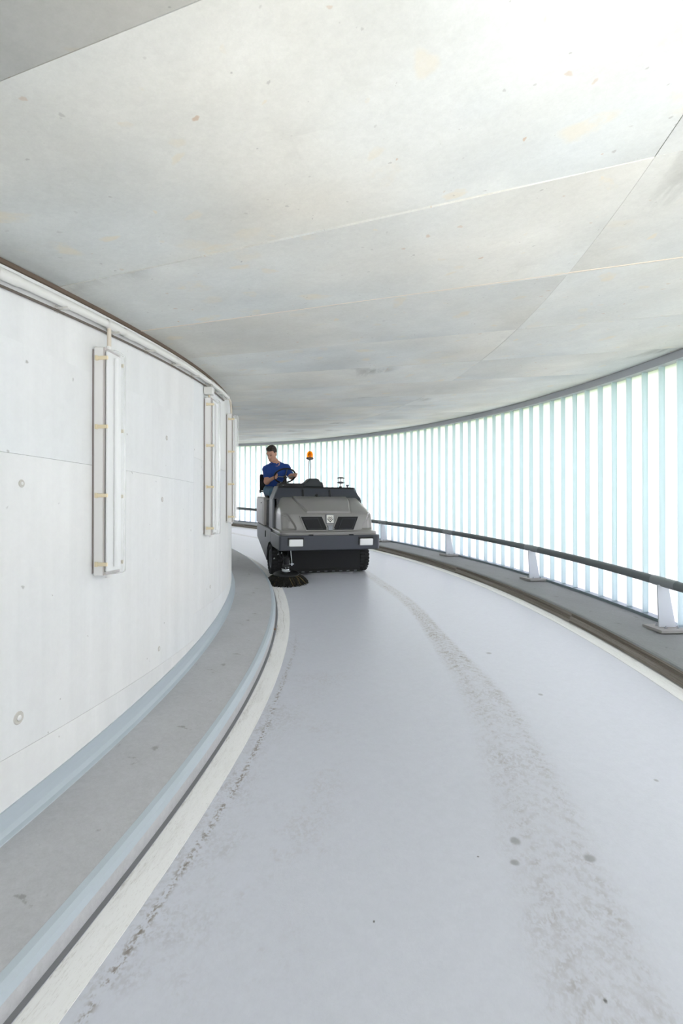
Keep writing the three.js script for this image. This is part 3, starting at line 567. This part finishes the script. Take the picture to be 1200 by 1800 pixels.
// steering wheel
const SW = { c: vec(-0.516, 1.627, -0.36), r: 0.181, u: vec(1, 0, 0), v: vec(0, 0.67, 0.742) };
{
  const sw = group('steering_wheel', mach); sw.position.copy(SW.c);
  const nrm = SW.u.clone().cross(SW.v).normalize(), rim = [];
  for (let i = 0; i < 40; i++) { const a = i / 40 * 2 * Math.PI; rim.push(SW.u.clone().multiplyScalar(SW.r * Math.cos(a)).addScaledVector(SW.v, SW.r * Math.sin(a))); }
  part('rim', tubeOf(rim, 0.0145, 90, 12, true), C.black, sw);
  const hub = nrm.clone().multiplyScalar(-0.03 * Math.sign(nrm.y));
  for (const a of [-0.1, 1.5, 3.25]) part('spoke', bar(hub, SW.u.clone().multiplyScalar(SW.r * Math.cos(a)).addScaledVector(SW.v, SW.r * Math.sin(a)), 0.009, 0.008), C.steel, sw);
  part('hub', bar(hub.clone().multiplyScalar(1.7), hub.clone().multiplyScalar(0.2), 0.03, 0.026, 20), C.black, sw);
  part('column', bar(hub.clone().multiplyScalar(1.5), [0.0, -0.16, 0.06], 0.022, 0.03), C.black, sw);
  part('horn_button', bar(hub.clone().multiplyScalar(1.75), hub.clone().multiplyScalar(1.95), 0.011, 0.009), C.chrome, sw);
}
// amber beacon on two rods
{
  const be = group('beacon', mach); be.position.set(-0.118, 1.575, -0.2);
  for (const s of [-1, 1]) part('mast_rod', tubeOf([[s * 0.017, -0.02, 0], [s * 0.017, 0.29, 0], [s * 0.012, 0.325, 0], [0, 0.34, 0]], 0.007, 40, 8), C.steel, be);
  part('mount', lathe([[0.001, 0.333], [0.03, 0.335], [0.062, 0.345], [0.064, 0.372], [0.05, 0.38], [0.001, 0.38]]), C.amberBase, be);
  part('dome', lathe([[0.052, 0.378], [0.055, 0.39], [0.0555, 0.405], [0.0545, 0.425], [0.052, 0.44], [0.047, 0.456], [0.04, 0.468], [0.03, 0.478], [0.016, 0.484], [0.001, 0.486]], 48), C.amber, be, { label: 'amber beacon dome' });
  part('reflector', lathe([[0.001, 0.385], [0.02, 0.39], [0.034, 0.41], [0.034, 0.44], [0.02, 0.455], [0.001, 0.458]], 16), C.amberCore, be);
  part('bulb', new THREE.SphereGeometry(0.018, 14, 10).translate(-0.024, 0.408, 0.028), C.white, be);
}
// wheels
for (const [x, z] of [[-0.757, 0.07], [0.757, 0.04], [0, -0.98]]) {
  const r = x ? 0.255 : 0.22, wd = 0.175, w = group('wheel', mach); w.position.set(x, r, z);
  const ty = lathe([[r * 0.58, -wd / 2 + 0.02], [r * 0.72, -wd / 2], [r * 0.9, -wd / 2 + 0.006], [r * 0.965, -wd / 2 + 0.03], [r * 0.97, 0], [r * 0.965, wd / 2 - 0.03], [r * 0.9, wd / 2 - 0.006], [r * 0.72, wd / 2], [r * 0.58, wd / 2 - 0.02]], 48).rotateZ(Math.PI / 2);
  const tyre = part('tyre', ty, C.rubber, w);
  const N = 26; for (let k = 0; k < N; k++) for (const s of [-1, 1]) { const b = box(wd * 0.44, r * 0.05, r * 0.155, s * wd * 0.245, r * 0.975, 0, 0.004); b.rotateX((k + (s > 0 ? 0.5 : 0)) / N * 2 * Math.PI); part('tread_block', b, C.tread, tyre); }
  const rimG = lathe([[0.001, wd / 2 - 0.045], [r * 0.2, wd / 2 - 0.045], [r * 0.24, wd / 2 - 0.06], [r * 0.45, wd / 2 - 0.06], [r * 0.52, wd / 2 - 0.03], [r * 0.6, wd / 2 - 0.016], [r * 0.6, wd / 2 - 0.024]], 36).rotateZ(Math.PI / 2);
  part('rim', x > 0 ? rimG.clone().rotateY(Math.PI) : rimG, C.steel, w);
  for (let k = 0; k < 5; k++) { const a = k / 5 * 2 * Math.PI; part('wheel_nut', new THREE.CylinderGeometry(0.011, 0.011, 0.02, 6).rotateZ(Math.PI / 2).translate((x > 0 ? 1 : -1) * (wd / 2 - 0.052), Math.cos(a) * r * 0.32, Math.sin(a) * r * 0.32), C.chrome, w); }
}
// black flap across the front with its row of rivets
{
  const sk = part('dust_skirt', planPlate([[-0.56, 0.30], [-0.56, 0.33], [0.655, 0.33], [0.655, 0.30]], 0.035, 0.5, 0.004), C.matt);
  part('skirt_strip', box(1.21, 0.05, 0.012, 0.048, 0.075, 0.336), C.rubber, sk);
  for (let k = 0; k < 9; k++) part('rivet_strip', box(0.05, 0.008, 0.004, -0.47 + k * 0.13, 0.06, 0.3435), C.steel, sk);
  part('skirt_side', merge(box(0.012, 0.42, 0.75, 0.6, 0.26, -0.08), box(0.012, 0.42, 0.75, -0.59, 0.26, -0.08), box(1.2, 0.34, 0.02, 0, 0.3, -0.45)), C.matt, sk);
}
// side brush: disc, hub, motor, arm and bristles
{
  const br = group('side_brush', mach); br.position.set(-0.73, 0, 0.87); br.rotation.set(0.06, 0, 0.03);
  part('brush_disc', lathe([[0.001, 0.178], [0.06, 0.178], [0.15, 0.168], [0.192, 0.15], [0.196, 0.135], [0.18, 0.128], [0.001, 0.13]], 40), C.black, br);
  part('hub', lathe([[0.001, 0.225], [0.045, 0.225], [0.05, 0.215], [0.05, 0.2], [0.068, 0.195], [0.07, 0.178], [0.001, 0.178]], 28), C.chrome, br, { label: 'chrome brush hub' });
  part('motor', merge(new THREE.CylinderGeometry(0.045, 0.045, 0.16, 20).translate(0, 0.305, 0), box(0.1, 0.05, 0.1, 0, 0.27, 0, 0.01), box(0.07, 0.06, 0.12, 0, 0.37, -0.05, 0.008)), C.black, br);
  part('arm', merge(bar([0, 0.36, -0.02], [0.0, 0.43, -0.3], 0.022), bar([0.02, 0.38, 0], [0.1, 0.5, -0.3], 0.014), bar([-0.05, 0.33, -0.03], [-0.08, 0.47, -0.25], 0.012)), C.black, br);
  part('hose_fitting', merge(bar([0.075, 0.27, 0.02], [0.075, 0.31, 0.02], 0.02), bar([0.04, 0.29, 0.02], [0.11, 0.29, 0.02], 0.012), bar([0.08, 0.31, 0.02], [0.09, 0.47, -0.1], 0.009)), C.chrome, br);
  for (const [x, y, z] of [[-0.1, 0.42, -0.12], [-0.05, 0.44, -0.1], [-0.02, 0.24, 0.045], [0.02, 0.245, 0.05], [-0.16, 0.36, -0.12]]) part('bolt', new THREE.CylinderGeometry(0.011, 0.011, 0.018, 6).rotateX(0.7).translate(x, y, z), C.chrome, br);
  const dark = [], pale = [];
  const strand = (i, n) => {
    const a = i / n * 2 * Math.PI + rr(-0.03, 0.03), r0 = rr(0.13, 0.185), y0 = lerp(0.15, 0.13, (r0 - 0.13) / 0.055), r1 = r0 + rr(0.11, 0.165), y1 = Math.max(0.006, y0 - rr(0.105, 0.13)), w = rr(0.0025, 0.0055), t = rr(-0.1, 0.1);
    const A = vec(Math.cos(a) * r0, y0, Math.sin(a) * r0), B = vec(Math.cos(a + t * 0.5) * lerp(r0, r1, 0.55), lerp(y0, y1, 0.42), Math.sin(a + t * 0.5) * lerp(r0, r1, 0.55)), D = vec(Math.cos(a + t) * r1, y1, Math.sin(a + t) * r1);
    return new THREE.TubeGeometry(new THREE.CatmullRomCurve3([A, B, D]), 3, w, 4, false);
  };
  for (let i = 0; i < 900; i++) dark.push(strand(i, 900));
  for (let i = 0; i < 46; i++) pale.push(strand(rnd() * 46, 46));
  part('bristles', merge(dark), C.bristle, br, { kind: 'stuff', label: 'black sweeping bristles' });
  part('bristles', merge(pale), C.straw, br, { kind: 'stuff', label: 'straw-coloured bristles among the black ones' });
}

// ---------------------------------------------------------------- the driver
function isoSurface(fn, lo, hi, cell) {                             // meshes fn < 0 inside the box lo..hi
  const size = vec(hi[0] - lo[0], hi[1] - lo[1], hi[2] - lo[2]), side = Math.max(size.x, size.y, size.z), res = Math.ceil(side / cell) + 4;
  const mc = new MarchingCubes(res, new THREE.MeshStandardMaterial(), false, false, 400000), half = res / 2, sc = cell * half, cx = (lo[0] + hi[0]) / 2, cy = (lo[1] + hi[1]) / 2, cz = (lo[2] + hi[2]) / 2;
  mc.isolation = 0;
  const bx = size.x / 2 + 2 * cell, by = size.y / 2 + 2 * cell, bz = size.z / 2 + 2 * cell;
  for (let k = 0; k < res; k++) for (let j = 0; j < res; j++) for (let i = 0; i < res; i++) {
    const x = (i - half) * cell, y = (j - half) * cell, z = (k - half) * cell;
    mc.field[i + j * res + k * res * res] = Math.abs(x) > bx || Math.abs(y) > by || Math.abs(z) > bz ? -1 : -fn(x + cx, y + cy, z + cz);
  }
  mc.update();
  const n = mc.count, g = new THREE.BufferGeometry(), pos = new Float32Array(n * 3);
  for (let i = 0; i < n; i++) { pos[i * 3] = mc.positionArray[i * 3] * sc + cx; pos[i * 3 + 1] = mc.positionArray[i * 3 + 1] * sc + cy; pos[i * 3 + 2] = mc.positionArray[i * 3 + 2] * sc + cz; }
  g.setAttribute('position', new THREE.BufferAttribute(pos, 3));
  const m = mergeVertices(g, 1e-5); m.computeVertexNormals(); return m;
}
const cap = (a, b, ra, rb) => { const dx = b[0] - a[0], dy = b[1] - a[1], dz = b[2] - a[2], L = dx * dx + dy * dy + dz * dz || 1e-9; return (x, y, z) => { let t = ((x - a[0]) * dx + (y - a[1]) * dy + (z - a[2]) * dz) / L; t = t < 0 ? 0 : t > 1 ? 1 : t; const px = x - a[0] - dx * t, py = y - a[1] - dy * t, pz = z - a[2] - dz * t; return Math.sqrt(px * px + py * py + pz * pz) - (ra + (rb - ra) * t); }; };
const ell = (c, r) => (x, y, z) => { const u = (x - c[0]) / r[0], v = (y - c[1]) / r[1], w = (z - c[2]) / r[2], k = Math.sqrt(u * u + v * v + w * w); return (k - 1) * Math.min(r[0], r[1], r[2]); };
const blend = (list, k) => (x, y, z) => { let d = list[0](x, y, z); for (let i = 1; i < list.length; i++) { const e = list[i](x, y, z), h = Math.max(k - Math.abs(d - e), 0) / k; d = Math.min(d, e) - h * h * k * 0.25; } return d; };
{
  const base = [-0.61, 1.27, -0.80], who = group('person', null, { label: 'man with short dark hair in a blue polo shirt and jeans steering the sweeper', category: 'person' });
  who.position.copy(vec(...base).applyQuaternion(MQ).add(MO)); who.quaternion.copy(MQ);
  const put = (name, g, mat, data) => mesh(name, g.translate(-base[0], -base[1], -base[2]), mat, who, data);
  const skin = std([0.60, 0.33, 0.235], 0.55), blue = std([0.012, 0.058, 0.27], 0.8, { bumpMap: rep(grainTex, 6, 6), bumpScale: 0.0004 }), denim = std([0.075, 0.145, 0.215], 0.85), hairM = std([0.035, 0.026, 0.022], 0.7), shoeM = std('#1b1a1a', 0.6);
  const J = {
    pel: [-0.615, 1.36, -0.84], wai: [-0.622, 1.48, -0.83], che: [-0.60, 1.66, -0.79], nb: [-0.602, 1.825, -0.77], nk: [-0.618, 1.90, -0.735],
    sl: [-0.768, 1.738, -0.77], sr: [-0.405, 1.768, -0.76], el: [-0.775, 1.515, -0.68], er: [-0.345, 1.615, -0.62], wl: [-0.685, 1.592, -0.455], wr: [-0.318, 1.618, -0.45],
    hl: [-0.70, 1.345, -0.82], hr: [-0.53, 1.345, -0.82], kl: [-0.70, 1.335, -0.44], kr: [-0.50, 1.335, -0.44], al: [-0.70, 0.87, -0.30], ar: [-0.5, 0.87, -0.30],
  };
  const torso = (g) => [cap(J.pel, J.wai, 0.125 + g, 0.118 + g), cap([-0.68, 1.64, -0.79], [-0.52, 1.65, -0.78], 0.105 + g, 0.105 + g), cap([-0.66, 1.48, -0.82], [-0.58, 1.48, -0.82], 0.1 + g, 0.1 + g), cap(J.che, J.nb, 0.11 + g, 0.06 + g), cap(J.sl, J.nb, 0.05 + g, 0.06 + g), cap(J.sr, J.nb, 0.05 + g, 0.06 + g)];
  const mix3 = (a, b, t) => a.map((v, i) => lerp(v, b[i], t));
  const legs = (g) => [cap(J.hl, J.kl, 0.088 + g, 0.062 + g), cap(J.hr, J.kr, 0.088 + g, 0.062 + g), cap(J.kl, J.al, 0.058 + g, 0.042 + g), cap(J.kr, J.ar, 0.058 + g, 0.042 + g)];
  const arms = (g) => [cap(J.sl, J.el, 0.054 + g, 0.042 + g), cap(J.sr, J.er, 0.054 + g, 0.042 + g), cap(J.el, J.wl, 0.042 + g, 0.028 + g), cap(J.er, J.wr, 0.042 + g, 0.028 + g)];
  // hands: fists closed round the rim; f = finger direction round the rim, o = away from the driver
  const hand = (w, grip, out, up) => {
    const W_ = vec(...w), G = vec(...grip), o = vec(...out).normalize(), u = vec(...up).normalize(), side = o.clone().cross(u).normalize(), list = [];
    const pt = (a, b, c) => G.clone().addScaledVector(side, a).addScaledVector(u, b).addScaledVector(o, c).toArray();
    const palm = pt(0, 0, -0.032); list.push(cap(W_.toArray(), palm, 0.027, 0.03), cap(pt(0, 0.03, -0.028), pt(0, -0.03, -0.026), 0.021, 0.019));
    for (let k = 0; k < 4; k++) {
      const b = 0.034 - k * 0.0215, L = [0.92, 1, 0.95, 0.8][k], r = 0.0098 - k * 0.0005;
      list.push(cap(pt(0.018, b, -0.022), pt(0.03 * L, b, 0.006), r + 0.001, r), cap(pt(0.03 * L, b, 0.006), pt(0.012, b, 0.026 * L), r, r * 0.95), cap(pt(0.012, b, 0.026 * L), pt(-0.012, b, 0.02), r * 0.95, r * 0.85));
    }
    list.push(cap(pt(-0.012, 0.022, -0.03), pt(-0.026, 0.04, -0.004), 0.0125, 0.011), cap(pt(-0.026, 0.04, -0.004), pt(-0.012, 0.046, 0.02), 0.011, 0.009));
    return list;
  };
  const rimAt = (a) => SW.c.clone().addScaledVector(SW.u, SW.r * Math.cos(a)).addScaledVector(SW.v, SW.r * Math.sin(a)).toArray();
  const tang = (a) => SW.u.clone().multiplyScalar(-Math.sin(a)).addScaledVector(SW.v, Math.cos(a)).toArray();
  const aL = Math.PI + 0.2, aR = 0.12;
  const gL = rimAt(aL).map((v, i) => v + [0.03, 0.006, 0][i]);
  const hL = blend(hand(J.wl, gL, [0.35, 0.1, 0.95], tang(aL).map((v) => -v)), 0.006), hR = blend(hand(J.wr, rimAt(aR), [-0.25, 0.1, 0.95], tang(aR)), 0.006);
  // head frame: turned to his right and bent down
  const hc = vec(-0.69, 2.018, -0.705), hq = new THREE.Quaternion().setFromEuler(new THREE.Euler(0.50, -0.72, -0.05, 'YXZ')), hi = hq.clone().invert(), tmp = vec(0, 0, 0);
  const face = [ell([0, 0.03, -0.018], [0.079, 0.1, 0.098]), ell([0, -0.03, 0.02], [0.066, 0.095, 0.078]), cap([0, -0.095, 0.062], [0, -0.1, 0.07], 0.03, 0.026), cap([-0.045, -0.06, 0.02], [-0.02, -0.098, 0.06], 0.03, 0.02), cap([0.045, -0.06, 0.02], [0.02, -0.098, 0.06], 0.03, 0.02), ell([0, 0.035, 0.075], [0.055, 0.02, 0.018])];
  const faceB = blend(face, 0.03), nose = cap([0, 0.012, 0.092], [0, -0.032, 0.114], 0.009, 0.014), nostr = cap([-0.013, -0.036, 0.1], [0.013, -0.036, 0.1], 0.009, 0.009), lipU = cap([-0.022, -0.066, 0.09], [0.022, -0.066, 0.09], 0.007, 0.007), lipL = cap([-0.018, -0.077, 0.089], [0.018, -0.077, 0.089], 0.007, 0.007);
  const earL = ell([-0.082, -0.008, -0.012], [0.011, 0.033, 0.02]), earR = ell([0.082, -0.008, -0.012], [0.011, 0.033, 0.02]), eyeL = ell([-0.031, 0.012, 0.096], [0.017, 0.012, 0.012]), eyeR = ell([0.031, 0.012, 0.096], [0.017, 0.012, 0.012]), mouth = cap([-0.024, -0.0715, 0.1], [0.024, -0.0715, 0.1], 0.003, 0.003);
  const featB = blend([faceB, nose, nostr, lipU, lipL, earL, earR], 0.012);
  const headLocal = (x, y, z) => { let d = featB(x, y, z); for (const e of [eyeL, eyeR]) { const v = -e(x, y, z), h = Math.max(0.008 - Math.abs(d - v), 0) / 0.008; d = Math.max(d, v) + h * h * 0.002; } return Math.max(d, -mouth(x, y, z)); };
  const SCH = 0.99, inHead = (f) => (x, y, z) => { tmp.set(x - hc.x, y - hc.y, z - hc.z).applyQuaternion(hi); return f(tmp.x / SCH, tmp.y / SCH, tmp.z / SCH) * SCH; };
  const head = inHead(headLocal), neck = cap(J.nb, hc.clone().add(vec(0.012, -0.05, -0.035)).toArray(), 0.066, 0.06);
  const bodyF = blend([...torso(0), ...arms(0), ...legs(0), neck], 0.05);
  const body = merge(isoSurface(bodyF, [-0.9, 0.75, -1.02], [-0.2, 1.95, -0.2], 0.013), isoSurface(blend([head, neck], 0.02), [-0.82, 1.84, -0.88], [-0.5, 2.2, -0.5], 0.0042), isoSurface(hL, [-0.79, 1.5, -0.5], [-0.58, 1.72, -0.28], 0.0036), isoSurface(hR, [-0.42, 1.52, -0.5], [-0.22, 1.74, -0.28], 0.0036));
  put('body', body, skin);
  // clothes
  const shirtCut = blend([...torso(0.016), cap(J.sl, mix3(J.sl, J.el, 0.54), 0.064, 0.062), cap(J.sr, mix3(J.sr, J.er, 0.7), 0.064, 0.062)], 0.04);
  const hemPlane = (x, y, z) => 1.372 + 0.05 * sstep(-0.9, -0.7, z) - y;
  const neckHole = cap([-0.598, 1.835, -0.735], [-0.612, 1.95, -0.70], 0.066, 0.08), vOpen = cap([-0.598, 1.84, -0.66], [-0.592, 1.775, -0.66], 0.045, 0.016);
  put('shirt', isoSurface((x, y, z) => { const d = shirtCut(x, y, z) + 0.0025 * Math.sin(y * 70 + x * 30) * Math.sin(x * 45 + z * 50); return Math.max(d, hemPlane(x, y, z), -neckHole(x, y, z), -vOpen(x, y, z)); }, [-0.9, 1.34, -1.02], [-0.24, 1.9, -0.58], 0.008), blue);
  const colOut = cap([-0.602, 1.82, -0.765], [-0.65, 1.96, -0.735], 0.083, 0.078), colIn = cap([-0.602, 1.80, -0.765], [-0.65, 1.98, -0.735], 0.072, 0.067), vCut = cap([-0.60, 1.90, -0.66], [-0.594, 1.80, -0.66], 0.045, 0.012);
  put('collar', isoSurface((x, y, z) => Math.max(colOut(x, y, z), -colIn(x, y, z), y - 1.885 + 0.45 * Math.max(0, z + 0.76), 1.80 - y, -vCut(x, y, z)), [-0.72, 1.78, -0.88], [-0.5, 1.92, -0.64], 0.005), blue);
  put('trousers', isoSurface((x, y, z) => Math.max(blend([cap([-0.67, 1.36, -0.85], [-0.56, 1.36, -0.85], 0.128, 0.128), ...legs(0.014)], 0.05)(x, y, z), y - 1.44, 0.9 - y), [-0.84, 0.86, -1.02], [-0.36, 1.46, -0.24], 0.011), denim);
  for (const x of [-0.7, -0.5]) put('shoe', isoSurface(blend([cap([x, 0.815, -0.33], [x, 0.81, -0.12], 0.044, 0.038), cap([x, 0.83, -0.32], [x, 0.88, -0.3], 0.048, 0.046)], 0.03), [x - 0.07, 0.75, -0.4], [x + 0.07, 0.94, -0.06], 0.008), shoeM);
  const hairShell = blend([ell([0, 0.045, -0.024], [0.086, 0.104, 0.104]), ell([0, 0.11, 0.035], [0.06, 0.026, 0.05])], 0.03);
  put('hair', isoSurface(inHead((x, y, z) => { const d = hairShell(x, y, z) + 0.003 * Math.sin(x * 160) * Math.sin(z * 140 + y * 60), front = z - 0.03 > 0 ? 0.078 - y + 0.15 * Math.max(0, Math.abs(x) - 0.05) * -1 : Math.abs(x) > 0.055 && z > -0.035 ? 0.018 - y : -0.06 - y; return Math.max(d, front * 0.7); }), [-0.83, 1.9, -0.9], [-0.5, 2.24, -0.5], 0.005), hairM);
  const toWorld = (g) => g.scale(SCH, SCH, SCH).applyQuaternion(hq).translate(hc.x, hc.y, hc.z);
  for (const s of [-1, 1]) {
    put('eye', toWorld(new THREE.SphereGeometry(0.0105, 14, 10).scale(1.15, 0.5, 1).translate(s * 0.031, 0.008, 0.0845)), std('#3a2d26', 0.3));
    put('eyebrow', toWorld(tubeOf([[s * 0.014, 0.034, 0.0945], [s * 0.032, 0.039, 0.091], [s * 0.049, 0.033, 0.078]], 0.0042, 12, 6)), hairM);
  }
  put('lips', toWorld(tubeOf([[-0.022, -0.0715, 0.088], [0, -0.0695, 0.0965], [0.022, -0.0715, 0.088]], 0.0045, 12, 6)), std([0.45, 0.17, 0.13], 0.5));
}
// a dead leaf on the kerb edge
{
  const s = new THREE.Shape(); s.moveTo(0, 0); s.bezierCurveTo(0.02, 0.012, 0.02, 0.04, 0, 0.06); s.bezierCurveTo(-0.022, 0.04, -0.016, 0.012, 0, 0);
  const g = new THREE.ExtrudeGeometry(s, { depth: 0.002, bevelEnabled: false, curveSegments: 10 }), pa = g.attributes.position; for (let i = 0; i < pa.count; i++) pa.setZ(i, pa.getZ(i) + 4 * pa.getX(i) ** 2 * 4 + 1.5 * (pa.getY(i) - 0.03) ** 2); g.computeVertexNormals();
  const leaf = mesh('dead_leaf', g.rotateX(-Math.PI / 2), std('#8a6a52', 0.8), null, { label: 'small brown dead leaf lying against the inner kerb', category: 'leaf' });
  leaf.position.copy(P(13.185, 0.385, 0.004)); leaf.rotation.y = 0.6; leaf.scale.setScalar(1.5);
}
//@@END@@
renderer.render(scene, camera);
